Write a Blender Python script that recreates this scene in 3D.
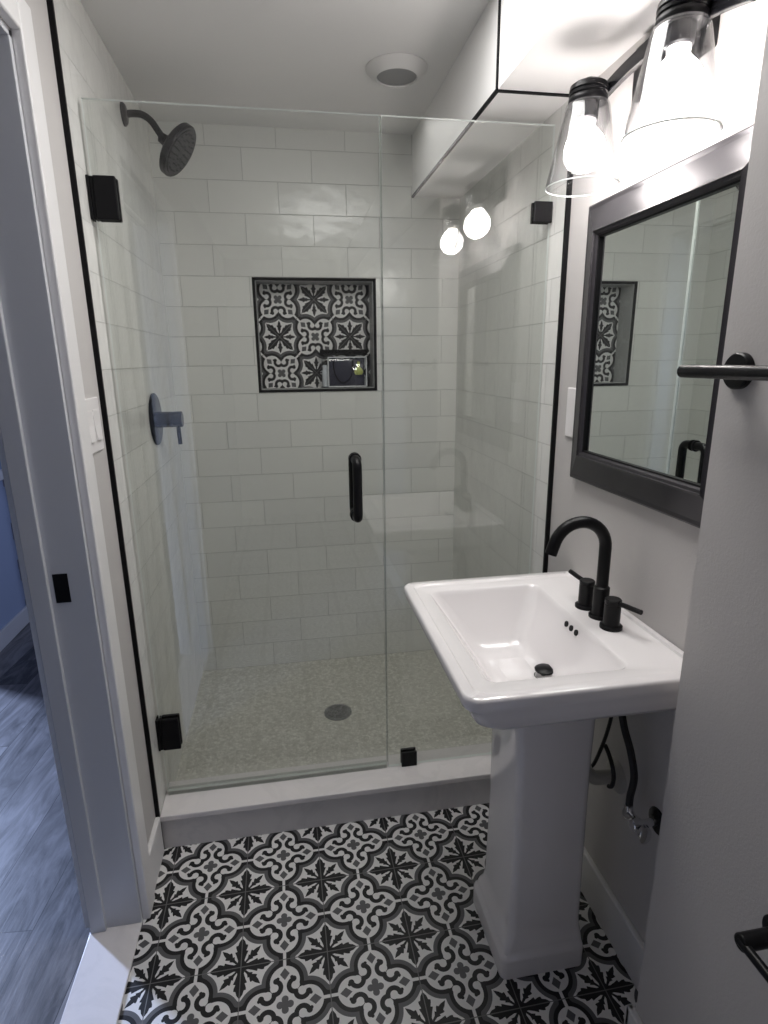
import bpy, bmesh, math
from mathutils import Vector, Matrix
C = bpy.context.scene.collection
sc = bpy.context.scene
PI = math.pi
for o in list(bpy.data.objects): bpy.data.objects.remove(o)

# ------------------------------------------------------------ camera
cam_d = bpy.data.cameras.new('camera'); cam = bpy.data.objects.new('camera', cam_d); C.objects.link(cam)
sc.camera = cam
FPX, YAW, PITCH, ROLL = 578.42, -.1663, -.2572, -.0115
cam_d.sensor_fit = 'VERTICAL'; cam_d.sensor_height = 24.0
cam_d.lens = FPX/1024*24.0; cam_d.clip_start = .02
fwd = Vector((-math.sin(YAW), math.cos(YAW), 0)); rgt = Vector((math.cos(YAW), math.sin(YAW), 0)); upv = Vector((0, 0, 1))
f2 = fwd*math.cos(PITCH)+upv*math.sin(PITCH); u2 = -fwd*math.sin(PITCH)+upv*math.cos(PITCH)
r3 = rgt*math.cos(ROLL)+u2*math.sin(ROLL); u3 = -rgt*math.sin(ROLL)+u2*math.cos(ROLL)
mm = Matrix((r3, u3, -f2)).transposed().to_4x4(); mm.translation = Vector((-.7032, -1.5409, 1.3572))
cam.matrix_world = mm

# ------------------------------------------------------------ world, lights, exposure
w = bpy.data.worlds.new('world'); sc.world = w; w.use_nodes = True
w.node_tree.nodes['Background'].inputs[0].default_value = (.55, .65, 1, 1)
w.node_tree.nodes['Background'].inputs[1].default_value = .3
sc.view_settings.view_transform = 'Standard'; sc.view_settings.look = 'None'
sc.view_settings.exposure = 0.28; sc.view_settings.gamma = 1; sc.view_settings.use_curve_mapping = False
sc.cycles.transparent_max_bounces = 24; sc.cycles.max_bounces = 12; sc.cycles.diffuse_bounces = 6; sc.cycles.glossy_bounces = 6

def area(name, loc, target, sx, sy, power, col, spread=180):
    l = bpy.data.lights.new(name, 'AREA'); l.shape = 'RECTANGLE'; l.size = sx; l.size_y = sy; l.energy = power; l.color = col; l.spread = math.radians(spread)
    o = bpy.data.objects.new(name, l); C.objects.link(o); o.location = loc
    o.rotation_euler = (Vector(target)-Vector(loc)).to_track_quat('-Z', 'Y').to_euler(); return o
BULB = 46.0
area('hall_window_light', (-3.55, 1.92, 1.5), (-1.2, -.4, .2), .22, .7, 25, (.52, .65, 1), 75)
area('unseen_fill_light', (-.43, -.38, 2.145), (-.43, -.38, 0), .42, .44, 6.4, (1, .985, .965))  # added fill overhead, out of view; no fixture belongs to it

# ------------------------------------------------------------ node helpers
def mat(name, col=(.8, .8, .8), rough=.5, metal=0, spec=.5, coat=0, emit=None, estr=0):
    m = bpy.data.materials.new(name); m.use_nodes = True; b = m.node_tree.nodes['Principled BSDF']
    b.inputs['Base Color'].default_value = (*col, 1); b.inputs['Roughness'].default_value = rough
    b.inputs['Metallic'].default_value = metal; b.inputs['Specular IOR Level'].default_value = spec
    b.inputs['Coat Weight'].default_value = coat; b.inputs['Coat Roughness'].default_value = .05
    if emit: b.inputs['Emission Color'].default_value = (*emit, 1); b.inputs['Emission Strength'].default_value = estr
    return m
class X:
    """tiny expression wrapper over Math nodes"""
    nt = None
    def __init__(s, v): s.v = v
    @staticmethod
    def op(o, *a, clamp=False):
        n = X.nt.nodes.new('ShaderNodeMath'); n.operation = o; n.use_clamp = clamp
        for i, q in enumerate(a):
            q = q.v if isinstance(q, X) else q
            if isinstance(q, (int, float)): n.inputs[i].default_value = q
            else: X.nt.links.new(q, n.inputs[i])
        return X(n.outputs[0])
    def __add__(s, o): return X.op('ADD', s, o)
    __radd__ = __add__
    def __sub__(s, o): return X.op('SUBTRACT', s, o)
    def __rsub__(s, o): return X.op('SUBTRACT', o, s)
    def __mul__(s, o): return X.op('MULTIPLY', s, o)
    __rmul__ = __mul__
    def __truediv__(s, o): return X.op('DIVIDE', s, o)
def mn(a, b): return X.op('MINIMUM', a, b)
def mx(a, b): return X.op('MAXIMUM', a, b)
def ab(a): return X.op('ABSOLUTE', a)
def ln(a, b): return X.op('SQRT', a*a+b*b)
def lt(a, b): return X.op('LESS_THAN', a, b)
def smin(a, b, k): return X.op('SMOOTH_MIN', a, b, k)
def ramp(x, lo, hi, pts):
    t = (x-lo)/(hi-lo); n = X.nt.nodes.new('ShaderNodeValToRGB'); X.nt.links.new(t.v, n.inputs[0])
    els = n.color_ramp.elements
    for i, (p, v) in enumerate(pts):
        p = (p-lo)/(hi-lo)
        e = els[i] if i < 2 else els.new(p)
        e.position = p; e.color = (v, v, v, 1)
    s = X.nt.nodes.new('ShaderNodeSeparateColor'); X.nt.links.new(n.outputs[0], s.inputs[0]); return X(s.outputs[0])
def coords(nt, rot=(0, 0, 0), loc=(0, 0, 0)):
    tc = nt.nodes.new('ShaderNodeTexCoord'); mp = nt.nodes.new('ShaderNodeMapping'); mp.vector_type = 'TEXTURE'
    mp.inputs['Location'].default_value = loc; mp.inputs['Rotation'].default_value = rot
    nt.links.new(tc.outputs['Object'], mp.inputs['Vector'])
    sp = nt.nodes.new('ShaderNodeSeparateXYZ'); nt.links.new(mp.outputs[0], sp.inputs[0])
    return mp.outputs[0], X(sp.outputs[0]), X(sp.outputs[1]), X(sp.outputs[2])
def mixc(nt, f, a, b):
    n = nt.nodes.new('ShaderNodeMix'); n.data_type = 'RGBA'
    f = f.v if isinstance(f, X) else f
    if isinstance(f, (int, float)): n.inputs[0].default_value = f
    else: nt.links.new(f, n.inputs[0])
    for s, q in ((6, a), (7, b)):
        if isinstance(q, tuple): n.inputs[s].default_value = (*q, 1)
        else: nt.links.new(q, n.inputs[s])
    return n.outputs[2]
def bump(nt, h, dist, strength=1, prev=None):
    n = nt.nodes.new('ShaderNodeBump'); n.inputs['Distance'].default_value = dist; n.inputs['Strength'].default_value = strength
    nt.links.new(h.v if isinstance(h, X) else h, n.inputs['Height'])
    if prev: nt.links.new(prev, n.inputs['Normal'])
    return n.outputs[0]
def noise(nt, vec, scale, detail=3, rough=.5, dist=0):
    n = nt.nodes.new('ShaderNodeTexNoise'); n.inputs['Scale'].default_value = scale; n.inputs['Detail'].default_value = detail
    n.inputs['Roughness'].default_value = rough; n.inputs['Distortion'].default_value = dist
    if vec is not None: nt.links.new(vec, n.inputs['Vector'])
    return n.outputs[0], n.outputs[1]
def comb(nt, a, b, c=0):
    n = nt.nodes.new('ShaderNodeCombineXYZ')
    for i, q in enumerate((a, b, c)):
        q = q.v if isinstance(q, X) else q
        if isinstance(q, (int, float)): n.inputs[i].default_value = q
        else: nt.links.new(q, n.inputs[i])
    return n.outputs[0]

# ------------------------------------------------------------ materials
def paint(name, col, rough=.6, bmp=.0006):
    m = mat(name, col, rough, spec=.3); nt = m.node_tree; v, *_ = coords(nt)
    f, _ = noise(nt, v, 260, 2); nt.links.new(bump(nt, f, bmp, .5), nt.nodes['Principled BSDF'].inputs['Normal']); return m
M_wall = paint('wall_paint', (.56, .54, .53))
M_ceil = paint('ceiling_paint', (.80, .79, .78))
M_trim = mat('trim_paint', (.80, .79, .79), .35)
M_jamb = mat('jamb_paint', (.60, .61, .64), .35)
M_black = mat('matte_black_metal', (.008, .008, .009), .33, spec=.18)
M_strip = mat('black_edge_strip', (.004, .004, .005), .55, spec=.2)
M_dark = mat('brushed_black_metal', (.010, .010, .012), .24, spec=.28)
M_porc = mat('porcelain', (.86, .835, .84), .09, spec=.5, coat=.4)
M_chrome = mat('chrome', (.75, .75, .76), .12, metal=1)
M_steel = mat('dull_steel', (.30, .30, .30), .38, metal=.8)
M_pvc = mat('drain_pipe_plastic', (.5, .49, .46), .4)
M_plate = mat('white_plastic', (.82, .8, .8), .35)
M_mirror = mat('mirror_silver', (.84, .88, .86), .01, metal=1)
M_bulb = mat('bulb_glow', (1, 1, 1), .4, emit=(1, .94, .90), estr=BULB)
M_bulbneck = mat('bulb_collar', (.85, .83, .8), .4)
M_fixture = mat('fixture_white', (.68, .67, .66), .5)
M_grey = mat('grey_lens', (.27, .27, .27), .6)
M_hallwall = paint('hall_grey_paint', (.26, .26, .27))
M_blue = paint('hall_paint', (.42, .50, .68))

def tile_mat(name, ax):
    m = mat(name, (.7, .71, .68), .16, spec=.5); nt = m.node_tree; X.nt = nt; B = nt.nodes['Principled BSDF']
    vec, x, y, z = coords(nt)
    u = x+(.93+2.468) if ax == 'x' else y+(2.468-.813+.1)
    v = z-.0603
    br = nt.nodes.new('ShaderNodeTexBrick'); nt.links.new(comb(nt, u, v), br.inputs['Vector'])
    br.inputs['Scale'].default_value = 1; br.inputs['Brick Width'].default_value = .2468; br.inputs['Row Height'].default_value = .1068
    br.inputs['Mortar Size'].default_value = .0012; br.inputs['Mortar Smooth'].default_value = .3
    br.inputs['Color1'].default_value = (.78, .78, .75, 1); br.inputs['Color2'].default_value = (.73, .73, .705, 1)
    br.inputs['Mortar'].default_value = (.48, .48, .46, 1)
    nt.links.new(br.outputs[0], B.inputs['Base Color'])
    f1, _ = noise(nt, vec, 11, 2); f2_, _ = noise(nt, vec, 28, 1)
    b1 = bump(nt, f1, .006, .5); b1 = bump(nt, f2_, .0012, .5, b1)
    inv = X(br.outputs[1])*-1.0
    nt.links.new(bump(nt, inv, .0012, .8, b1), B.inputs['Normal'])
    nt.links.new((X(br.outputs[1])*.5+.21).v, B.inputs['Roughness'])
    return m
M_tx = tile_mat('subway_tile_back', 'x'); M_ty = tile_mat('subway_tile_side', 'y')

def pattern_mat(name, plane, origin, rot, size=.2, tilegap=.0022):
    m = mat(name, (.6, .6, .6), .42, spec=.4); nt = m.node_tree; X.nt = nt; B = nt.nodes['Principled BSDF']
    if plane == 'xy': vec, x, y, z = coords(nt, (0, 0, rot), origin); u, v = x/size, y/size
    else: vec, x, y, z = coords(nt, (0, rot, 0), origin); u, v = x/size, z/size
    def fold(t): return ab(X.op('FRACT', t+100.5)-.5)
    sx, sy = fold(u), fold(v)
    a, b = mx(sx, sy), mn(sx, sy)
    Xc, Yc = .5-b, .5-a
    d1 = ln(Xc-.25, Yc+.005)-.172
    d2 = ln(Xc-.19, Yc-.115)-.05
    d3 = mx(Yc-.018, .38-Xc)
    d4 = ln(Xc, Yc)-.15
    W = mn(mn(d1, d2), mn(d3, d4))
    Ws = smin(mn(smin(d1, d2, .03), d4), d3, .05)
    white = lt(W, 0.0); black = lt(Ws, .046); grey = lt(Ws, .094)
    bx, by = Xc-.19, Yc-.115; r = ln(bx, by)
    hook = lt(ab(r-.070), .0265)*lt(bx*.259+by*.966, .004)
    hook = mx(hook, lt(ln(Xc-.262, Yc-.098), .033)); hook = mx(hook, lt(ln(Xc-.285, Yc-.078), .019))
    dia = lt(ab(Xc-.330)/.068+Yc/.055, 1.0)
    flower = mx(lt(ln(Xc-.056, Yc), .038), lt(ln(Xc, Yc), .050))
    h = ramp(a, 0, .5, [(0, .05), (.08, .038), (.14, .058), (.185, .078), (.192, .052), (.235, .068), (.262, .070), (.268, .046), (.31, .034), (.355, 0), (.5, 0)])
    arm = lt(b, h-.0005)
    p, q = (a+b)*.7071, (a-b)*.7071
    g = ramp(p, 0, .5, [(0, 0), (.06, 0), (.07, .012), (.12, .016), (.155, .040), (.161, .022), (.200, .048), (.216, .052), (.222, .030), (.262, .024), (.32, 0), (.5, 0)])
    leaf = lt(q, g-.0005)
    star = mx(arm, leaf)
    wear, _ = noise(nt, vec, 14, 4); 
    WH = (.78, .77, .76); BK = (.012, .012, .013); GR = (.115, .113, .118)
    c = mixc(nt, star, WH, BK)
    c = mixc(nt, grey, c, GR); c = mixc(nt, black, c, BK); c = mixc(nt, white, c, WH)
    c = mixc(nt, hook*white, c, BK); c = mixc(nt, mx(dia, flower), c, GR)
    gap = lt(b, tilegap/size/2)
    c = mixc(nt, gap, c, (.16, .155, .155))
    nt.links.new(c, B.inputs['Base Color'])
    nt.links.new(bump(nt, gap*-1.0, .0006, .6), B.inputs['Normal'])
    nt.links.new((X(wear)*.25+.3).v, B.inputs['Roughness'])
    return m
M_floor = pattern_mat('patterned_cement_tile', 'xy', (-1.0731, -.2709, 0), .0068)
# niche: tiles laid diagonally; a scroll centre sits at the middle
NB = .913; NCX, NCZ = -.5651, 1.4504; NS = .2
M_niche = pattern_mat('patterned_niche_tile', 'xz', (NCX-NS*.7071, 0, NCZ), PI/4, NS)

def marble(name, col, vein, rough=.18, sc_=3.0):
    m = mat(name, col, rough); nt = m.node_tree; X.nt = nt; v, *_ = coords(nt)
    f, _ = noise(nt, v, sc_, 6, .6, 1.2)
    t = X.op('SUBTRACT', 1.0, ab(X(f)-.5)*22.0, clamp=True)
    nt.links.new(mixc(nt, t*.35, col, vein), nt.nodes['Principled BSDF'].inputs['Base Color']); return m
M_quartz = marble('white_quartz', (.80, .77, .77), (.68, .66, .66))
M_curb = marble('curb_marble_shaded', (.68, .66, .66), (.54, .53, .54), .3)  # white marble of the curb face, its shade put into the greyer colour
M_nichejamb = marble('niche_marble', (.44, .44, .44), (.62, .62, .62), .2, 9)

def mosaic():
    m = mat('shower_floor_mosaic', (.5, .5, .45), .45); nt = m.node_tree; X.nt = nt; v, x, y, z = coords(nt); B = nt.nodes['Principled BSDF']
    vo = nt.nodes.new('ShaderNodeTexVoronoi'); vo.inputs['Scale'].default_value = 95; vo.inputs['Randomness'].default_value = .8; nt.links.new(v, vo.inputs['Vector'])
    sp = nt.nodes.new('ShaderNodeSeparateColor'); nt.links.new(vo.outputs['Color'], sp.inputs[0])
    ve = nt.nodes.new('ShaderNodeTexVoronoi'); ve.feature = 'DISTANCE_TO_EDGE'; ve.inputs['Scale'].default_value = 95; ve.inputs['Randomness'].default_value = .8; nt.links.new(v, ve.inputs['Vector'])
    c = mixc(nt, X(sp.outputs[0]), (.54, .53, .475), (.74, .73, .67))
    e = lt(X(ve.outputs[0]), .07)
    c = mixc(nt, e*.6, c, (.50, .49, .44)); nt.links.new(c, B.inputs['Base Color'])
    nt.links.new(bump(nt, e*-1.0, .0008, .5), B.inputs['Normal']); return m
M_mosaic = mosaic()

def wood():
    m = mat('grey_wood_plank', (.2, .2, .22), .38); nt = m.node_tree; X.nt = nt; v, x, y, z = coords(nt, (0, 0, math.radians(-5))); B = nt.nodes['Principled BSDF']
    br = nt.nodes.new('ShaderNodeTexBrick'); nt.links.new(comb(nt, y+10, x+10.06), br.inputs['Vector'])
    br.inputs['Scale'].default_value = 1; br.inputs['Brick Width'].default_value = 1.2; br.inputs['Row Height'].default_value = .15
    br.inputs['Mortar Size'].default_value = .0012; br.offset = .37
    br.inputs['Color1'].default_value = (0, 0, 0, 1); br.inputs['Color2'].default_value = (1, 1, 1, 1); br.inputs['Mortar'].default_value = (.5, .5, .5, 1)
    tone = X(br.outputs[0])
    f, _ = noise(nt, comb(nt, x*5.0+tone*7.0, y*1.1, 0), 2.6, 6, .6, 2.2)
    f3, _ = noise(nt, comb(nt, x*60.0, y*3.0, 0), 2.0, 4, .6, .4)
    t = X.op('ADD', (X(f)-.5)*2.3+.45, (tone-.5)*.7+(X(f3)-.5)*.3, clamp=True)
    c = mixc(nt, t, (.055, .055, .06), (.27, .265, .28))
    c = mixc(nt, X(br.outputs[1]), c, (.03, .03, .035)); nt.links.new(c, B.inputs['Base Color'])
    nt.links.new(bump(nt, f3, .0006, .5), B.inputs['Normal']); return m
M_wood = wood()

def clear_glass(name, tint, f0=.04, power=5.0, edge=.96, gl=(1, 1, 1), absorb=0):
    m = bpy.data.materials.new(name); m.use_nodes = True; nt = m.node_tree; X.nt = nt; nt.nodes.clear()
    out = nt.nodes.new('ShaderNodeOutputMaterial'); tr = nt.nodes.new('ShaderNodeBsdfTransparent'); gs = nt.nodes.new('ShaderNodeBsdfGlossy')
    gs.inputs['Roughness'].default_value = 0.0; gs.inputs['Color'].default_value = (*gl, 1); tr.inputs[0].default_value = (*tint, 1)
    ge = nt.nodes.new('ShaderNodeNewGeometry'); dt = nt.nodes.new('ShaderNodeVectorMath'); dt.operation = 'DOT_PRODUCT'
    nt.links.new(ge.outputs['Normal'], dt.inputs[0]); nt.links.new(ge.outputs['Incoming'], dt.inputs[1])
    c = ab(X(dt.outputs['Value'])); k = X.op('POWER', 1.0-c, power)
    fac = k*edge+f0
    if absorb: nt.links.new(mixc(nt, X.op('POWER', 1.0-c, 2.0), tint, tuple(q*absorb for q in tint)), tr.inputs[0])
    mix = nt.nodes.new('ShaderNodeMixShader'); nt.links.new(fac.v, mix.inputs[0]); nt.links.new(tr.outputs[0], mix.inputs[1]); nt.links.new(gs.outputs[0], mix.inputs[2])
    nt.links.new(mix.outputs[0], out.inputs[0]); return m
M_glass = clear_glass('shower_glass', (.97, .98, .97), .060)
M_glassedge = mat('glass_edge', (.84, .88, .86), .08, spec=.9)
M_shade = clear_glass('lamp_shade_glass', (.965, .965, .97), .035, 3.0, .5, absorb=.5)
M_pouch = clear_glass('clear_vinyl', (.88, .9, .92), .04)
M_sweep = clear_glass('clear_sweep', (.80, .82, .80), .10)

# ------------------------------------------------------------ mesh helpers
def obj(name, bm, m, parent=None, smooth=False, bevel=0, seg=2, recalc=True):
    if recalc: bmesh.ops.recalc_face_normals(bm, faces=bm.faces)
    me = bpy.data.meshes.new(name); bm.to_mesh(me); bm.free()
    for q in (m if isinstance(m, (list, tuple)) else [m]): me.materials.append(q)
    o = bpy.data.objects.new(name, me); C.objects.link(o)
    if parent: o.parent = parent; o.matrix_parent_inverse = parent_inv(parent)
    if smooth:
        for p in me.polygons: p.use_smooth = True
        try: me.set_sharp_from_angle(angle=math.radians(38))
        except Exception: pass
    if bevel:
        b = o.modifiers.new('bevel', 'BEVEL'); b.width = bevel; b.segments = seg; b.limit_method = 'ANGLE'; b.angle_limit = math.radians(40)
        b.harden_normals = False
    return o
def parent_inv(p):
    # parts are modelled in room coordinates; only a thing's own Empty carries a location
    return Matrix.Translation(-p.location)
def thing(name, label, cat, loc, group=None):
    o = bpy.data.objects.new(name, None); C.objects.link(o); o.location = loc; o.empty_display_size = .05
    o['label'] = label; o['category'] = cat
    if group: o['group'] = group
    return o
def tag(o, label, cat, group=None):
    o['label'] = label; o['category'] = cat
    if group: o['group'] = group
    return o
def struct(name, bm, m, **k):
    o = obj(name, bm, m, **k)
    if o.parent is None: o['kind'] = 'structure'
    return o
def box(bm, x0, x1, y0, y1, z0, z1, mi=0):
    v = [bm.verts.new((x, y, z)) for x in (x0, x1) for y in (y0, y1) for z in (z0, z1)]
    for f in ((0, 1, 3, 2), (4, 6, 7, 5), (0, 4, 5, 1), (2, 3, 7, 6), (0, 2, 6, 4), (1, 5, 7, 3)):
        bm.faces.new([v[i] for i in f]).material_index = mi
    return bm
def B(*a, **k): return box(bmesh.new(), *a, **k)
def frame_of(d):
    d = Vector(d).normalized(); t = Vector((0, 0, 1)) if abs(d.z) < .9 else Vector((1, 0, 0))
    a = d.cross(t).normalized(); return a, d.cross(a).normalized(), d
def lathe(bm, org, axis, prof, n=32, cap=True, sy=1.0, ref=None, mi=0):
    """prof: (t along axis, radius); sy squashes across"""
    a, b, d = frame_of(axis)
    if ref is not None:
        a = Vector(ref).normalized(); b = Vector(axis).normalized().cross(a).normalized()
    org = Vector(org); rings = []
    for t, r in prof:
        if r < 1e-6: rings.append([bm.verts.new(org+d*t)])
        else: rings.append([bm.verts.new(org+d*t+a*(r*math.cos(2*PI*i/n))+b*(r*sy*math.sin(2*PI*i/n))) for i in range(n)])
    for A, Bq in zip(rings, rings[1:]):
        for i in range(n):
            j = (i+1) % n
            if len(A) == 1 and len(Bq) == 1: continue
            if len(A) == 1: f = bm.faces.new((A[0], Bq[i], Bq[j]))
            elif len(Bq) == 1: f = bm.faces.new((A[i], A[j], Bq[0]))
            else: f = bm.faces.new((A[i], A[j], Bq[j], Bq[i]))
            f.material_index = mi
    if cap:
        for R_ in (rings[0], rings[-1]):
            if len(R_) > 1: bm.faces.new(R_).material_index = mi
    return bm
def L(*a, **k): return lathe(bmesh.new(), *a, **k)
def smooth_path(pts, n=8):
    P = [Vector(p) for p in pts]; out = []
    for i in range(len(P)-1):
        p0 = P[max(i-1, 0)]; p1 = P[i]; p2 = P[i+1]; p3 = P[min(i+2, len(P)-1)]
        for k in range(n):
            t = k/n; out.append(.5*((2*p1)+(p2-p0)*t+(2*p0-5*p1+4*p2-p3)*t*t+(3*p1-p0-3*p2+p3)*t**3))
    out.append(P[-1]); return out
def tube(bm, pts, r, n=16, rx=None):
    """round (or elliptical) sweep; r number or list"""
    P = [Vector(p) for p in pts]; m = len(P); rs = r if isinstance(r, (list, tuple)) else [r]*m
    T = [(P[min(i+1, m-1)]-P[max(i-1, 0)]).normalized() for i in range(m)]
    a, b, _ = frame_of(T[0]); rings = []
    for i in range(m):
        if i:
            q = T[i-1].rotation_difference(T[i]); a = q @ a
        a = (a-T[i]*a.dot(T[i])).normalized(); b = T[i].cross(a)
        rings.append([bm.verts.new(P[i]+(a*math.cos(2*PI*k/n)+b*math.sin(2*PI*k/n))*rs[i]) for k in range(n)])
    for A, Q in zip(rings, rings[1:]):
        for k in range(n): bm.faces.new((A[k], A[(k+1) % n], Q[(k+1) % n], Q[k]))
    bm.faces.new(rings[0]); bm.faces.new(rings[-1]); return bm
def Tb(*a, **k): return tube(bmesh.new(), *a, **k)
def rrect(cx, cy, hx, hy, r, z, n=6):
    out = []
    for (sx, sy, a0) in ((1, 1, 0), (-1, 1, 90), (-1, -1, 180), (1, -1, 270)):
        for k in range(n+1):
            a = math.radians(a0+90*k/n); out.append((cx+sx*(hx-r)+r*math.cos(a), cy+sy*(hy-r)+r*math.sin(a), z))
    return out
def loft(bm, loops, cap0=True, cap1=True, mi=0):
    R_ = [[bm.verts.new(p) for p in l] for l in loops]; n = len(R_[0])
    for A, Q in zip(R_, R_[1:]):
        for k in range(n): bm.faces.new((A[k], A[(k+1) % n], Q[(k+1) % n], Q[k])).material_index = mi
    if cap0: bm.faces.new(R_[0])
    if cap1: bm.faces.new(R_[-1])
    return bm

# ------------------------------------------------------------ room numbers
XL, XLP = -1.113, -1.123          # tiled / painted face of left wall
XRP = .010                        # painted face of right wall (tile face x=0)
YB, YF, H = .813, -.0872, 2.156   # back wall, tile edge plane, ceiling
ZS, SX = 1.949, -.1857            # soffit bottom and side face
SF = .060                         # shower floor
YJ, YN = -.305, -1.10             # door opening far and near jamb
XH = -1.242                       # hall face of the left wall
DZ = 1.900                        # door head
YE = -3.6                         # wall behind the camera
CX_, CY_ = -.0866, -.785          # bump-out face and its corner

# ------------------------------------------------------------ shell
struct('floor', B(-1.123, .08, YE, 0, -.03, 0), M_floor)
struct('floor_shower', B(XL, 0, 0, YB, .0, SF), M_mosaic)
struct('floor_hall', B(-4.6, -1.2425, -3.6, 3.6, -.04, -.006), M_wood)
struct('floor_threshold', B(-1.2425, -1.1225, YN, YJ+.002, -.03, .006), M_quartz, bevel=.002)
struct('ceiling', B(-1.3, .2, YE-.1, YB+.2, H, H+.08), M_ceil)
bm = B(SX, XRP+.001, YE, YB+.001, ZS, H+.001)
struct('ceiling_soffit', bm, M_ceil)
# back wall with the niche opening
nx0, nx1, nz0, nz1 = -.795, -.3325, 1.2405, 1.658
bm = bmesh.new()
def quad(bm, pts, mi=0):
    f = bm.faces.new([bm.verts.new(p) for p in pts]); f.material_index = mi
for (a0, a1, b0, b1) in ((XL-.06, nx0, SF-.06, H), (nx1, .06, SF-.06, H), (nx0, nx1, SF-.06, nz0), (nx0, nx1, nz1, H)):
    box(bm, a0, a1, YB, YB+.16, b0, b1)
struct('wall_back', bm, M_tx)
bm = B(nx0, nx1, NB, NB+.012, nz0, nz1)
struct('wall_niche_back', bm, M_niche)
bm = bmesh.new(); t = .010
box(bm, nx0, nx0+t, YB+.004, NB, nz0, nz1); box(bm, nx1-t, nx1, YB+.004, NB, nz0, nz1)
box(bm, nx0, nx1, YB+.004, NB, nz0, nz0+t); box(bm, nx0, nx1, YB+.004, NB, nz1-t, nz1)
struct('wall_niche_sides', bm, M_nichejamb)
bm = bmesh.new(); e = .008
for (a0, a1, b0, b1) in ((nx0-e*.3, nx1+e*.3, nz1-e, nz1+e*.3), (nx0-e*.3, nx1+e*.3, nz0-e*.3, nz0+e), (nx0-e*.3, nx0+e, nz0, nz1), (nx1-e, nx1+e*.3, nz0, nz1)):
    box(bm, a0, a1, YB-.002, YB+.012, b0, b1)
struct('trim_1', bm, M_strip)
# shower side walls (tiled slabs standing 1 cm proud of the paint)
struct('wall_shower_left', B(XL-.06, XL, YF+.002, YB+.001, 0, H), M_ty)
struct('wall_shower_right', B(0, .06, YF+.002, YB+.001, 0, H), M_ty)
# painted left wall with the doorway
bm = bmesh.new()
box(bm, XH, XLP, YJ, YB+.1, -.02, H); box(bm, XH, XLP, YN, YJ, DZ, H); box(bm, XH, XLP, YE, YN, -.02, H)
struct('wall_left', bm, M_wall)
struct('wall_right', B(XRP, XRP+.08, YE, YB, -.02, H), M_wall)
struct('wall_bumpout', B(CX_, XRP+.001, YE, CY_, 0, ZS+.001), M_wall)
struct('wall_near', B(-1.3, .1, YE-.1, YE, -.02, H), M_wall)
# black edge strips at the ends of the tile
struct('trim_2', B(XLP-.001, XL+.001, YF-.004, YF+.004, 0, H), M_strip)
struct('trim_3', B(-.0015, XRP+.001, YF-.004, YF+.004, 0, ZS), M_strip)
bm = B(SX-.003, SX, YF-.005, YF+.005, ZS-.002, H); box(bm, SX-.003, SX+.004, YF, YB, ZS-.003, ZS+.004); box(bm, SX-.003, XRP, YF-.005, YF+.005, ZS-.003, ZS+.002)
struct('trim_4', bm, M_strip)
# door lining, stop and casing
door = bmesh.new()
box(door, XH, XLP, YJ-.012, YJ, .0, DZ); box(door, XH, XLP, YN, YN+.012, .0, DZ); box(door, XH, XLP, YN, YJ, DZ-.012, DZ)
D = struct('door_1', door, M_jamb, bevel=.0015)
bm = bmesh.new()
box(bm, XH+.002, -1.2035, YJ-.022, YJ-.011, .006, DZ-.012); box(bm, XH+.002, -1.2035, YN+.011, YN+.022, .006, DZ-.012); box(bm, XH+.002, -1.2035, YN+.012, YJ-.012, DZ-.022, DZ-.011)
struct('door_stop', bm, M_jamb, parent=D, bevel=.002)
bm = bmesh.new(); cw = .062; rv = .001
def casing(bm, x0, x1):
    box(bm, x0, x1, YJ-rv, YJ-rv+cw, 0, DZ+rv+cw); box(bm, x0, x1, YN+rv-cw, YN+rv, 0, DZ+rv+cw)
    box(bm, x0, x1, YN+rv, YJ-rv, DZ+rv, DZ+rv+cw)
casing(bm, XLP-.001, XLP+.018)
struct('door_casing', bm, M_trim, parent=D, bevel=.004, seg=3)
bm = bmesh.new(); casing(bm, XH-.018, XH+.001)
struct('door_casing', bm, M_trim, parent=D, bevel=.004, seg=3)
bm = B(-1.1955, -1.166, YJ-.0135, YJ-.0115, .872, .936)
st = struct('strike_plate', bm, M_black, parent=D, bevel=.001)
# baseboards
def base(name, x0, x1, y0, y1): return struct(name, B(x0, x1, y0, y1, 0, .12), M_trim, bevel=.004, seg=3)
base('baseboard_left', XLP-.001, XLP+.013, YJ+cw, YF-.005)
base('baseboard_right', XRP-.013, XRP+.001, CY_, YF)
bm = B(CX_-.013, CX_+.001, YE, CY_+.013, 0, .12); box(bm, CX_-.013, XRP-.013, CY_-.001, CY_+.013, 0, .12)
struct('baseboard_bumpout', bm, M_trim, bevel=.004, seg=3)
# hall beyond the doorway
hx = -2.15
bm = B(hx-.1, hx, 1.1, 1.78, -.03, 2.3); struct('wall_hall', bm, M_blue)
struct('baseboard_hall', B(hx-.001, hx+.014, 1.1, 1.70, -.006, .085), M_trim, bevel=.004)
struct('trim_5', B(hx-.001, hx+.02, 1.1, 1.70, .79, .84), M_trim, bevel=.004)
struct('wall_hall_end', B(-4.6, -1.1, 3.4, 3.5, -.03, 2.4), M_hallwall)
struct('wall_hall_far', B(-4.7, -4.6, -3.6, 3.5, -.03, 2.4), M_hallwall)
struct('wall_hall_near', B(-4.7, -1.13, -3.7, -3.6, -.03, 2.4), M_hallwall)
struct('ceiling_hall', B(-4.7, -1.25, -3.7, 3.5, 2.3, 2.38), M_ceil)
bm = bmesh.new()
import random
random.seed(4)
z = 0
while z < 2.2:
    hh = random.uniform(.05, .11); dx = random.uniform(.03, .06); y1 = random.uniform(1.655, 1.69)
    box(bm, hx-.001, hx+dx, y1, 1.80, z, min(z+hh-.004, 2.29)); z += hh
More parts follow.
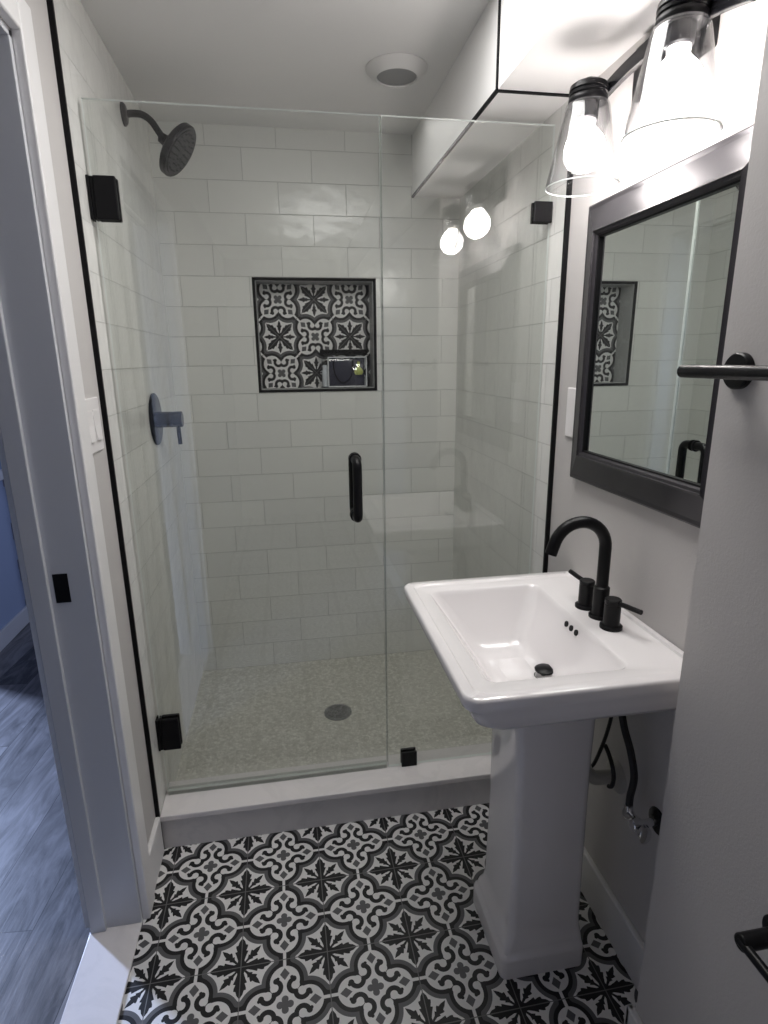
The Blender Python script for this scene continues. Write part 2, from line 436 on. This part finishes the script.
M_stone = mat('stone_veneer', (.30, .28, .33), .8)
struct('trim_6', bm, M_stone, bevel=.003)

# ------------------------------------------------------------ shower curb
curb = thing('shower_curb', 'low shower curb with white marble face tinted grey for shade and white quartz top', 'curb', (-.556, -.04, 0))
HC = .1152
obj('curb_face', B(XL+.0005, -.0005, YF+.004, .002, 0.0005, HC-.018), M_curb, curb)
obj('curb_top', B(XL+.0005, -.0005, YF-.004, .055, HC-.018, HC), M_quartz, curb, bevel=.003)

# ------------------------------------------------------------ glass
def pane(x0, x1, z0, z1, name, parent):
    bm = bmesh.new(); v = {}
    y0, y1 = -.005, .005
    box(bm, x0, x1, y0, y1, z0, z1)
    for f in bm.faces:
        n = f.normal if f.normal.length else None
    bmesh.ops.recalc_face_normals(bm, faces=bm.faces)
    for f in bm.faces:
        f.normal_update(); f.material_index = 0 if abs(f.normal.y) > .9 else 1
    return obj(name, bm, [M_glass, M_glassedge], parent)
ZT = 1.9165; X1 = -.4426
sd = thing('shower_door', 'frameless clear glass shower door with black hinges and pull', 'shower door', (-.77, 0, HC+.008))
pane(-1.104, X1-.0025, HC+.012, ZT, 'glass_pane', sd)
def hinge(z0, z1):
    h = obj('hinge', B(-1.099, -1.0505, -.016, -.0052, z0, z1), M_strip, sd, bevel=.003)
    obj('hinge_back_plate', B(-1.099, -1.0505, .0052, .016, z0, z1), M_strip, h, bevel=.003)
    obj('wall_plate', B(XL+.0005, XL+.0065, -.016, .016, z0, z1), M_strip, h, bevel=.0015)
    obj('hinge_knuckle', B(XL+.006, -1.099, -.0135, .0135, z0+.001, z1-.001), M_strip, h, bevel=.002)
    return h
hinge(1.6725, 1.7635); hinge(.274, .3735)
# D pull, both sides
def pull(s):
    zt, zb = 1.099, .942; yo = -.050*s
    pts = [(-.523, -.006*s, zt), (-.523, yo*.62, zt), (-.523, yo*.86, zt-.004), (-.523, yo*.98, zt-.013), (-.523, yo, zt-.028), (-.523, yo, (zt+zb)/2), (-.523, yo, zb+.028), (-.523, yo*.98, zb+.013), (-.523, yo*.86, zb+.004), (-.523, yo*.62, zb), (-.523, -.006*s, zb)]
    bm = Tb(smooth_path(pts, 5), .0125, 18)
    o = obj('pull_handle', bm, M_black, sd, smooth=True)
    bm = L((-.523, -.0052*s, zt), (0, -s, 0), [(0, .017), (.004, .017), (.006, .014)], 24); lathe(bm, (-.523, -.0052*s, zb), (0, -s, 0), [(0, .017), (.004, .017), (.006, .014)], 24)
    obj('handle_washers', bm, M_black, o, smooth=True)
pull(1); pull(-1)
obj('bottom_sweep', B(-1.103, X1-.004, -.008, .008, HC+.001, HC+.018), M_sweep, sd)
fp = thing('fixed_glass_panel', 'fixed clear glass panel between shower door and right wall', 'glass panel', (-.22, 0, HC))
pane(X1+.0015, -.003, HC+.001, ZT, 'glass_pane', fp)
for (x0, x1, z0, z1) in ((-.050, -.001, 1.693, 1.7425), (-.399, -.350, HC, .166)):
    b = obj('bracket', B(x0, x1, -.013, -.0052, z0, z1), M_black, fp, bevel=.002)
    obj('bracket_back_plate', B(x0, x1, .0052, .013, z0, z1), M_black, b, bevel=.002)
# door seal strip on the meeting edge
obj('seal_strip', B(X1-.0025, X1+.001, -.004, .004, HC+.02, ZT-.002), M_sweep, sd)

# ------------------------------------------------------------ shower head
sh = thing('shower_fixture', 'round black shower head on curved arm from tiled wall', 'shower head', (XL, .44, 2.043))
obj('flange', L((XL+.0005, .44, 2.043), (1, 0, 0), [(0, .030), (.004, .030), (.010, .024), (.013, .014)], 32), M_black, sh, smooth=True)
arm = smooth_path([(XL+.004, .44, 2.043), (-1.085, .44, 2.046), (-1.060, .44, 2.044), (-1.038, .44, 2.030), (-1.022, .44, 2.007), (-1.008, .44, 1.985)], 6)
obj('arm', Tb(arm, .0095, 18), M_black, sh, smooth=True)
dn = Vector((.79, -.12, -.60)).normalized(); hc_ = Vector((-.970, .44, 1.957))
st_ = hc_-dn*.058
hd = obj('head', L(st_, dn, [(0, 0), (0, .014), (.016, .016), (.020, .021), (.030, .024), (.038, .050), (.044, .068), (.050, .077), (.064, .0775), (.068, .074), (.068, 0)], 48), M_dark, sh, smooth=True)
bm = L(hc_+dn*.0095, dn, [(0, .066), (.002, .066), (.0024, 0)], 40)
for k, (rr, nn) in enumerate(((.02, 8), (.038, 14), (.056, 20))):
    a, b, _ = frame_of(dn)
    for i in range(nn):
        p = hc_+dn*.0118+a*(rr*math.cos(2*PI*i/nn))+b*(rr*math.sin(2*PI*i/nn)); lathe(bm, p, dn, [(0, .0022), (.003, .0016), (.0031, 0)], 6)
obj('spray_face', bm, M_grey if False else M_dark, hd)
# valve
sv = thing('shower_valve', 'round black shower valve trim with lever handle', 'shower valve', (XL, .417, 1.182))
VC = (XL+.0005, .417, 1.182)
obj('valve_plate', L(VC, (1, 0, 0), [(0, .082), (.005, .082), (.008, .078), (.009, 0)], 48), M_dark, sv, smooth=True)
obj('valve_body', L((XL+.009, .417, 1.180), (1, 0, 0), [(0, .025), (.045, .025), (.046, .0235), (.0475, .0235), (.0485, .025), (.074, .025), (.076, .023), (.076, 0)], 32), M_dark, sv, smooth=True)
obj('lever', Tb([(-1.043, .417, 1.16), (-1.043, .417, 1.13), (-1.042, .417, 1.100)], .0065, 14), M_black, sv, smooth=True)
# drain
dr = thing('shower_drain', 'round chrome drain grate in speckled shower floor', 'drain', (-.564, .40, SF))
obj('drain_rim', L((-.564, .40, SF+.0003), (0, 0, 1), [(0, .052), (.003, .052), (.0035, .046), (.002, .045), (.002, 0)], 40), M_steel, dr, smooth=True)
bm = bmesh.new(); DC = Vector((-.564, .40, SF+.0023))
for rr in (.012, .023, .034, .043):
    n = 40; rg = [[bm.verts.new(DC+Vector((math.cos(2*PI*k/n)*q, math.sin(2*PI*k/n)*q, zz))) for k in range(n)] for q, zz in ((rr-.003, 0), (rr-.003, .0022), (rr+.003, .0022), (rr+.003, 0))]
    for A_, Q_ in zip(rg, rg[1:]):
        for k in range(n): bm.faces.new((A_[k], A_[(k+1) % n], Q_[(k+1) % n], Q_[k]))
for k in range(6):
    a = 2*PI*k/6; d = Vector((math.cos(a), math.sin(a), 0)); tube(bm, [DC+d*.004+Vector((0, 0, .001)), DC+d*.045+Vector((0, 0, .001))], .0022, 8)
obj('grate', bm, M_steel, dr)

# ------------------------------------------------------------ toiletry pouch in the niche
pc = thing('toiletry_pouch', 'small clear vinyl toiletry pouch with black zip in the niche', 'pouch', (-.452, .862, nz0+.0102))
z0 = nz0+.0104; px0, px1, py0, py1 = -.548, -.364, .842, .895
bm = bmesh.new()
lo = []
for (zz, ins, ry) in ((z0, .004, .8), (z0+.006, 0, 1), (z0+.10, 0, .95), (z0+.122, .003, .62), (z0+.136, .006, .34)):
    cy = (py0+py1)/2; lo.append(rrect((px0+px1)/2, cy, (px1-px0)/2-ins, (py1-py0)/2*ry, .008, zz, 4))
loft(bm, lo); obj('pouch_body', bm, M_pouch, pc, smooth=True)
M_insert = mat('dark_violet_insert', (.035, .032, .06), .5); M_yel = mat('yellow_green_pack', (.55, .58, .16), .5); M_seam = mat('white_piping', (.75, .76, .78), .35)
obj('dark_insert', B(px0+.030, px1-.012, .853, .875, z0+.006, z0+.112), M_insert, pc, bevel=.003)
bm = bmesh.new()
lathe(bm, (px1-.035, .850, z0+.048), (0, 0, 1), [(0, 0), (.002, .014), (.012, .019), (.024, .014), (.032, .006), (.052, .006), (.054, 0)], 16, sy=.35, ref=(1, 0, 0))
obj('yellow_bottle', bm, M_yel, pc, smooth=True)
obj('grey_tube', L((px0+.014, .862, z0+.004), (0, 0, 1), [(0, .010), (.003, .0115), (.06, .0115), (.064, .009), (.066, .009), (.084, .009), (.085, 0)], 18), M_seam, pc, smooth=True)
bm = bmesh.new()
for (a, b) in (((px0+.026, z0+.004), (px1-.004, z0+.004)), ((px0+.026, z0+.118), (px1-.004, z0+.118)), ((px0+.026, z0+.004), (px0+.026, z0+.118)), ((px1-.004, z0+.004), (px1-.004, z0+.118))):
    tube(bm, [(a[0], .8425, a[1]), (b[0], .8425, b[1])], .0022, 8)
obj('piping', bm, M_seam, pc, smooth=True)
obj('zipper', B(px0-.004, px1+.002, .858, .876, z0+.126, z0+.148), M_strip, pc, bevel=.003)
loop = smooth_path([(px0+.050, .8405, z0+.108), (px0+.048, .8395, z0+.07), (px0+.062, .839, z0+.035), (px0+.085, .839, z0+.018), (px0+.108, .839, z0+.032), (px0+.122, .8395, z0+.06), (px0+.124, .8405, z0+.108)], 6)
obj('wrist_strap', Tb(loop, .0022, 8), M_strip, pc, smooth=True)

# ------------------------------------------------------------ ceiling fixture
cl = thing('ceiling_light', 'small round white ceiling fixture with grey centre above shower', 'ceiling fixture', (-.338, .33, H))
obj('trim_ring', L((-.338, .33, H-.0005), (0, 0, -1), [(0, .088), (.003, .088), (.008, .082), (.022, .064), (.024, .058), (.018, .057)], 48, cap=False), M_fixture, cl, smooth=True)
obj('lens', L((-.338, .33, H-.0165), (0, 0, -1), [(0, .0575), (.004, .0565), (.006, .04), (.007, 0)], 40), M_grey, cl, smooth=True)

# ------------------------------------------------------------ vanity light
LX = -.088; LY = (-.333, -.610); ZC = 1.757
vl = thing('vanity_light', 'black arched wall light with two clear glass shades, both lit', 'wall light', (XRP, -.46, 1.87))
obj('backplate', B(XRP-.018, XRP-.0003, -.565, -.350, 1.835, 1.925), M_black, vl, bevel=.004)
bm = bmesh.new(); n = 26; secs = []
for k in range(n+1):
    y = -.315-(.395)*k/n; d = (y+.460)
    zc = 1.869-.6*d*d
    xx = -.052
    secs.append([(xx-.006, y, zc-.012), (xx+.006, y, zc-.012), (xx+.006, y, zc+.012), (xx-.006, y, zc+.012)])
loft(bm, secs); obj('arched_bar', bm, M_dark, vl, bevel=.0015)
obj('bar_stem', Tb([(XRP-.017, -.46, 1.872), (-.046, -.46, 1.868)], .011, 16), M_black, vl, smooth=True)
for i, ly in enumerate(LY):
    zt = 1.838
    h = obj('lamp_holder', L((LX, ly, zt-.002), (0, 0, 1), [(0, .034), (0, .0365), (.004, .0375), (.010, .0365), (.012, .0345), (.014, .0365), (.018, .0365), (.020, .0345), (.022, .0365), (.030, .035), (.034, .029), (.036, .012), (.042, .010), (.043, 0)], 32), M_black, vl, smooth=True)
    obj('socket', L((LX, ly, zt-.002), (0, 0, -1), [(0, 0), (0, .021), (.026, .021), (.028, .019), (.030, 0)], 24), M_dark, h, smooth=True)
    bm = Tb([(LX, ly, zt+.018), (-.050, ly, zt+.014+(.004 if i == 0 else 0))], .008, 12); obj('holder_arm', bm, M_black, h, smooth=True)
    top, bot = zt-.001, 1.690
    pr = [(top, .024), (top, .036), (top-.004, .0405), (top-.010, .0425), (bot+.004, .0715), (bot, .0722), (bot+.0003, .0700), (top-.011, .0400), (top-.005, .0375), (top-.003, .034), (top-.003, .024)]
    obj('glass_shade', L((LX, ly, 0), (0, 0, 1), [(a, b) for a, b in pr], 64, cap=False), M_shade, vl, smooth=True)
    bm = bmesh.new(); rn = 48; rg = []
    for k in range(rn):
        a = 2*PI*k/rn; rg.append([bm.verts.new((LX+(.0712+.0013*math.cos(b_))*math.cos(a), ly+(.0712+.0013*math.cos(b_))*math.sin(a), bot-.0004+.0013*math.sin(b_))) for b_ in (0, PI/3, 2*PI/3, PI, 4*PI/3, 5*PI/3)])
    for k in range(rn):
        for q in range(6): bm.faces.new((rg[k][q], rg[k][(q+1) % 6], rg[(k+1) % rn][(q+1) % 6], rg[(k+1) % rn][q]))
    obj('shade_rim', bm, M_glassedge, vl, smooth=True)
    prof = [(ZC-.0385, 0)]
    for k in range(1, 13):
        a = -PI/2+PI*k/16; prof.append((ZC+.0385*math.sin(a)*1.0, .0385*math.cos(a)))
    prof += [(ZC+.040, .0155), (ZC+.044, .0135), (ZC+.046, 0)]
    prof = sorted(prof, key=lambda t: t[0])
    bl = obj('bulb', L((LX, ly, 0), (0, 0, 1), prof, 32), M_bulb, vl, smooth=True)
    obj('bulb_collar', L((LX, ly, ZC+.040), (0, 0, 1), [(0, .014), (.004, .017), (.014, .017), (.016, .012)], 24), M_bulbneck, bl, smooth=True)

# ------------------------------------------------------------ mirror
my0, my1, mz0, mz1 = -.765, -.213, 1.069, 1.684
fw = .074
mi_ = thing('framed_mirror', 'rectangular wall mirror with wide dark pewter frame above sink', 'mirror', (XRP, -.474, 1.069))
M_frame = mat('dark_pewter', (.055, .052, .058), .32, metal=.5); 
nt = M_frame.node_tree; X.nt = nt; v_, *_ = coords(nt); f_, _ = noise(nt, v_, 9, 5, .6)
nt.links.new((X(f_)*.3+.2).v, nt.nodes['Principled BSDF'].inputs['Roughness'])
def ring_frame(bm, prof):
    """prof: (inset from the outer edge, x); lofts a mitred frame"""
    loops = []
    for ins, xx in prof:
        loops.append([(xx, my0+ins, mz0+ins), (xx, my1-ins, mz0+ins), (xx, my1-ins, mz1-ins), (xx, my0+ins, mz1-ins)])
    loft(bm, loops, False, False); return bm
bm = ring_frame(bmesh.new(), [(.004, XRP-.0003), (0, XRP-.004), (0, -.006), (.004, -.009), (.012, -.010), (.060, -.026), (.064, -.028), (fw-.010, -.028), (fw-.009, -.024), (fw-.004, -.023), (fw, -.018), (fw, -.010)])
obj('frame', bm, M_frame, mi_)
bm = B(-.0125, -.009, my0+fw-.002, my1-fw+.002, mz0+fw-.002, mz1-fw+.002)
obj('mirror_glass', bm, M_mirror, mi_)
bm = ring_frame(bmesh.new(), [(fw, -.019), (fw+.003, -.018), (fw+.003, -.012)]); obj('inner_lip', bm, M_black, mi_)

# ------------------------------------------------------------ switch and outlet
sw = thing('light_switch', 'white double rocker light switch plate beside the door casing', 'light switch', (XLP, -.178, 1.225))
obj('plate', B(XLP+.0003, XLP+.006, -.238, -.122, 1.166, 1.284), M_plate, sw, bevel=.003)
for yy in (-.205, -.158):
    bm = bmesh.new(); q = [(XLP+.006, -.0), ]
    loft(bm, [[(XLP+.005, yy-.016, zz), (XLP+.005, yy+.016, zz), (xx, yy+.016, zz), (xx, yy-.016, zz)] for zz, xx in ((1.192, XLP+.012), (1.225, XLP+.008), (1.258, XLP+.0075))])
    obj('rocker', bm, M_plate, sw, bevel=.001)
ot = thing('wall_outlet', 'white outlet plate on right wall peeking out behind the mirror frame', 'outlet', (XRP, -.185, 1.222))
obj('plate', B(XRP-.006, XRP-.0003, -.225, -.148, 1.162, 1.285), M_plate, ot, bevel=.003)
for zz in (1.20, 1.245):
    obj('socket', L((XRP-.006, -.188, zz), (-1, 0, 0), [(0, .0165), (.0012, .0165), (.0015, 0)], 24), M_plate, ot)

# ------------------------------------------------------------ pedestal sink
SZ = .823; SFX = -.440; syc = -.4895; shy = .2645
ps = thing('pedestal_sink', 'white rectangular pedestal sink on square tapering column', 'sink', (-.19, syc, 0))
def orect(front, back, side, r, z):
    x0, x1 = SFX+front, XRP-.0005-back
    return rrect((x0+x1)/2, syc, (x1-x0)/2, shy-side, r, z-.012, 8)
loops = [orect(.20, .10, .165, .03, .687), orect(.14, .06, .125, .035, .700), orect(.105, .03, .085, .04, .730), orect(.072, .012, .045, .040, .748),
         orect(.045, .002, .026, .036, .757), orect(.028, .001, .016, .032, .770), orect(.018, 0, .010, .030, .790), orect(.010, 0, .004, .030, .806), orect(.002, 0, .001, .028, .812),
         orect(0, 0, 0, .030, .818), orect(0, 0, 0, .030, .829), orect(.0015, 0, .0015, .030, .833), orect(.005, .001, .005, .024, .835),
         orect(.022, .012, .022, .018, .835), orect(.026, .015, .026, .016, .831), orect(.030, .018, .030, .016, .8305)]
def irect(f, bk, sd_, r, z):   # distances: front rim, back deck, sides
    x0, x1 = SFX+f, XRP-bk
    return rrect((x0+x1)/2, syc, (x1-x0)/2, shy-sd_, r, z-.012, 8)
loops += [irect(.052, .121, .056, .022, .8305), irect(.056, .125, .060, .022, .828), irect(.062, .129, .064, .024, .818), irect(.085, .141, .080, .028, .785),
          irect(.110, .166, .104, .034, .748), irect(.128, .174, .118, .038, .722), irect(.145, .185, .135, .036, .708), irect(.165, .200, .155, .03, .703), irect(.22, .205, .225, .02, .699)]
bm = loft(bmesh.new(), loops)
obj('basin', bm, M_porc, ps, smooth=True)
for k in range(3):
    yy = syc-.0+(.0215*(1-k))
    obj('overflow_hole', L((XRP-.1325, yy, .797), (-1, 0, .3), [(0, .0065), (.0022, .0065), (.0023, 0)], 18), M_black, ps)
pcx, pcy = -.187, -.497
def prc(x0, x1, hy, r, z): return rrect((x0+x1)/2, pcy, (x1-x0)/2, hy, r, z, 5)
pl = [prc(-.290, -.090, .108, .016, 0.0003), prc(-.290, -.090, .108, .016, .046), prc(-.2885, -.091, .1065, .016, .054), prc(-.284, -.092, .102, .016, .059), prc(-.282, -.093, .100, .016, .072), prc(-.279, -.094, .098, .016, .080), prc(-.272, -.095, .093, .018, .094), prc(-.268, -.096, .090, .018, .12),
      prc(-.265, -.098, .087, .018, .35), prc(-.267, -.099, .086, .018, .55), prc(-.277, -.099, .089, .018, .65), prc(-.287, -.098, .093, .018, .69)]
obj('pedestal', loft(bmesh.new(), pl), M_porc, ps, smooth=True)
PX, PZ = -.178, .6875
obj('drain_ring', L((PX, syc, PZ), (0, 0, 1), [(0, .0235), (.002, .0235), (.003, .020), (.001, .018), (.001, 0)], 32), M_black, ps, smooth=True)
obj('drain_stopper', L((PX, syc, PZ+.001), (0, 0, 1), [(0, .008), (.012, .008), (.014, .0205), (.018, .0215), (.0215, .017), (.0235, 0)], 32), M_black, ps, smooth=True)

# ------------------------------------------------------------ faucet
FX, FY = -.0605, -.4895; FZ = .8188
fc = thing('faucet', 'black gooseneck sink faucet with two lever handles', 'faucet', (FX, FY, FZ))
pts = [(FX, FY, FZ+.06), (FX, FY, FZ+.13)]
R_ = .0580; zc = FZ+.156
pts = [(FX, FY, FZ+.060), (FX, FY, FZ+.10), (FX, FY, zc)]
SR = .0125
for k in range(1, 19):
    a = math.radians(k*9.0); pts.append((FX-R_+R_*math.cos(a), FY, zc+R_*math.sin(a)))
a = math.radians(162); tdir = Vector((-math.sin(a), 0, math.cos(a)))
last = Vector(pts[-1]); pts.append(tuple(last+tdir*.012)); pts.append(tuple(last+tdir*.026))
obj('spout', Tb(pts, SR, 20), M_black, fc, smooth=True)
obj('spout_base', L((FX, FY, FZ), (0, 0, 1), [(0, .0225), (.005, .0225), (.007, .0165), (.068, .0165), (.070, .0135), (.072, .0118)], 28), M_black, fc, smooth=True)
for s in (1, -1):
    hy_ = FY+s*.0525; hxx = FX-.004
    hb = obj('handle', L((hxx, hy_, FZ), (0, 0, 1), [(0, .0225), (.006, .0225), (.008, .0165), (.052, .0165), (.053, .0155), (.055, .0165), (.062, .0165), (.064, .0145), (.064, 0)], 28), M_black, fc, smooth=True)
    zl = FZ+.057
    if s > 0: q = [(hxx, hy_, zl), (hxx-.006, hy_+.03, zl+.003), (hxx-.010, hy_+.060, zl+.006)]
    else: q = [(hxx, hy_, zl), (hxx+.012, hy_-.030, zl+.001), (hxx+.022, hy_-.062, zl+.002)]
    obj('lever', Tb(q, .0052, 14), M_black, hb, smooth=True)

# ------------------------------------------------------------ plumbing under the sink
dp = thing('drain_pipe', 'grey drain pipe with wall collar behind the sink column', 'pipe', (-.05, -.47, .42))
obj('trap_arm', Tb(smooth_path([(-.080, -.497, .66), (-.078, -.497, .52), (-.070, -.500, .45), (-.050, -.505, .425), (-.02, -.505, .42), (XRP-.001, -.505, .42)], 6), .016, 18), M_pvc, dp, smooth=True)
obj('wall_collar', L((XRP-.0004, -.505, .42), (-1, 0, 0), [(0, .040), (.004, .038), (.012, .024), (.013, .016)], 30), M_pvc, dp, smooth=True)
wv = thing('shutoff_valve', 'small chrome shutoff valve with supply hose on right wall under sink', 'valve', (XRP, -.66, .43))
VY = -.658; VZ = .432
obj('escutcheon', L((XRP-.0004, VY, VZ), (-1, 0, 0), [(0, .028), (.003, .027), (.008, .013)], 26), M_dark, wv, smooth=True)
obj('wall_stub', L((XRP-.006, VY, VZ), (-1, 0, 0), [(0, .008), (.034, .008), (.036, .0125), (.052, .0125), (.054, .010), (.054, 0)], 20), M_chrome, wv, smooth=True)
obj('outlet_branch', Tb([(-.034, VY+.004, VZ), (-.034, VY+.020, VZ-.004), (-.034, VY+.036, VZ-.006)], .0105, 14), M_chrome, wv, smooth=True)
obj('outlet_nut', L((-.034, VY+.036, VZ-.014), (0, 0, 1), [(0, .0105), (.014, .0115), (.016, .009), (.030, .008)], 6), M_chrome, wv)
obj('stem', Tb([(-.034, VY, VZ), (-.036, VY-.020, VZ-.001)], .006, 12), M_dark, wv, smooth=True)
obj('oval_knob', L((-.036, VY-.018, VZ-.001), (-.1, -1, -.05), [(0, .008), (.003, .020), (.011, .021), (.014, .012), (.015, 0)], 24, sy=.6, ref=(0, 0, 1)), M_chrome, wv, smooth=True)
M_hose = mat('braided_black_hose', (.01, .01, .011), .5); nt = M_hose.node_tree; X.nt = nt; v_, *_ = coords(nt)
wvn = nt.nodes.new('ShaderNodeTexWave'); wvn.inputs['Scale'].default_value = 180; nt.links.new(v_, wvn.inputs['Vector']); nt.links.new(bump(nt, wvn.outputs[1], .0005, .5), nt.nodes['Principled BSDF'].inputs['Normal'])
h1 = smooth_path([(-.034, VY+.036, VZ+.014), (-.034, -.622, .470), (-.034, -.6275, .52), (-.034, -.608, .565), (-.035, -.582, .60), (-.040, -.572, .635), (-.050, -.566, .672)], 6)
tag(obj('supply_hose', Tb(h1, .0075, 12), M_hose), 'thick black supply hose rising from the chrome shutoff valve', 'hose', 'hoses under the sink')
h2 = smooth_path([(-.044, -.538, .672), (-.036, -.534, .62), (-.034, -.520, .555), (-.034, -.500, .49), (-.034, -.475, .43), (-.036, -.44, .39)], 6)
tag(obj('supply_hose', Tb(h2, .0042, 10), M_hose), 'thin black hose hanging down beside the sink column', 'hose', 'hoses under the sink')
h3 = smooth_path([(-.026, -.505, .505), (-.030, -.527, .500), (-.034, -.552, .485), (-.034, -.560, .462), (-.034, -.556, .440), (-.034, -.545, .430)], 6)
tag(obj('supply_hose', Tb(h3, .0048, 10), M_hose), 'short black hose looped round the grey drain pipe collar', 'hose', 'hoses under the sink')

# ------------------------------------------------------------ bars on the bump-out
tb = thing('towel_bar', 'brushed black towel bar on the grey wall nearest the viewer', 'towel bar', (CX_, -.823, 1.338))
bx_ = CX_-.055
obj('bar', L((bx_, -.775, 1.337), (0, -1, 0), [(0, 0), (0, .007), (.002, .009), (.49, .009), (.492, .007), (.492, 0)], 20), M_dark, tb, smooth=True)
for yy in (-.823, -1.22):
    p = obj('post', Tb([(CX_-.004, yy, 1.337), (bx_, yy, 1.337)], .0075, 14), M_black, tb, smooth=True)
    obj('rosette', L((CX_-.0003, yy, 1.337), (-1, 0, 0), [(0, .0245), (.008, .0245), (.010, .0225), (.010, 0)], 32), M_black, p, smooth=True)
tp = thing('paper_holder', 'black bar holder low on the grey wall at right', 'paper holder', (CX_, -1.03, .60))
bx_ = CX_-.058
obj('bar', Tb([(bx_, -1.03, .607), (bx_, -1.20, .607)], .0065, 16), M_black, tp, smooth=True)
o = obj('post', Tb([(CX_-.003, -1.033, .607), (bx_-.004, -1.033, .607)], .0115, 20), M_black, tp, smooth=True, bevel=.003)
obj('rosette', L((CX_-.0003, -1.033, .607), (-1, 0, 0), [(0, .024), (.006, .024), (.008, .021), (.008, 0)], 28), M_black, tp, smooth=True)
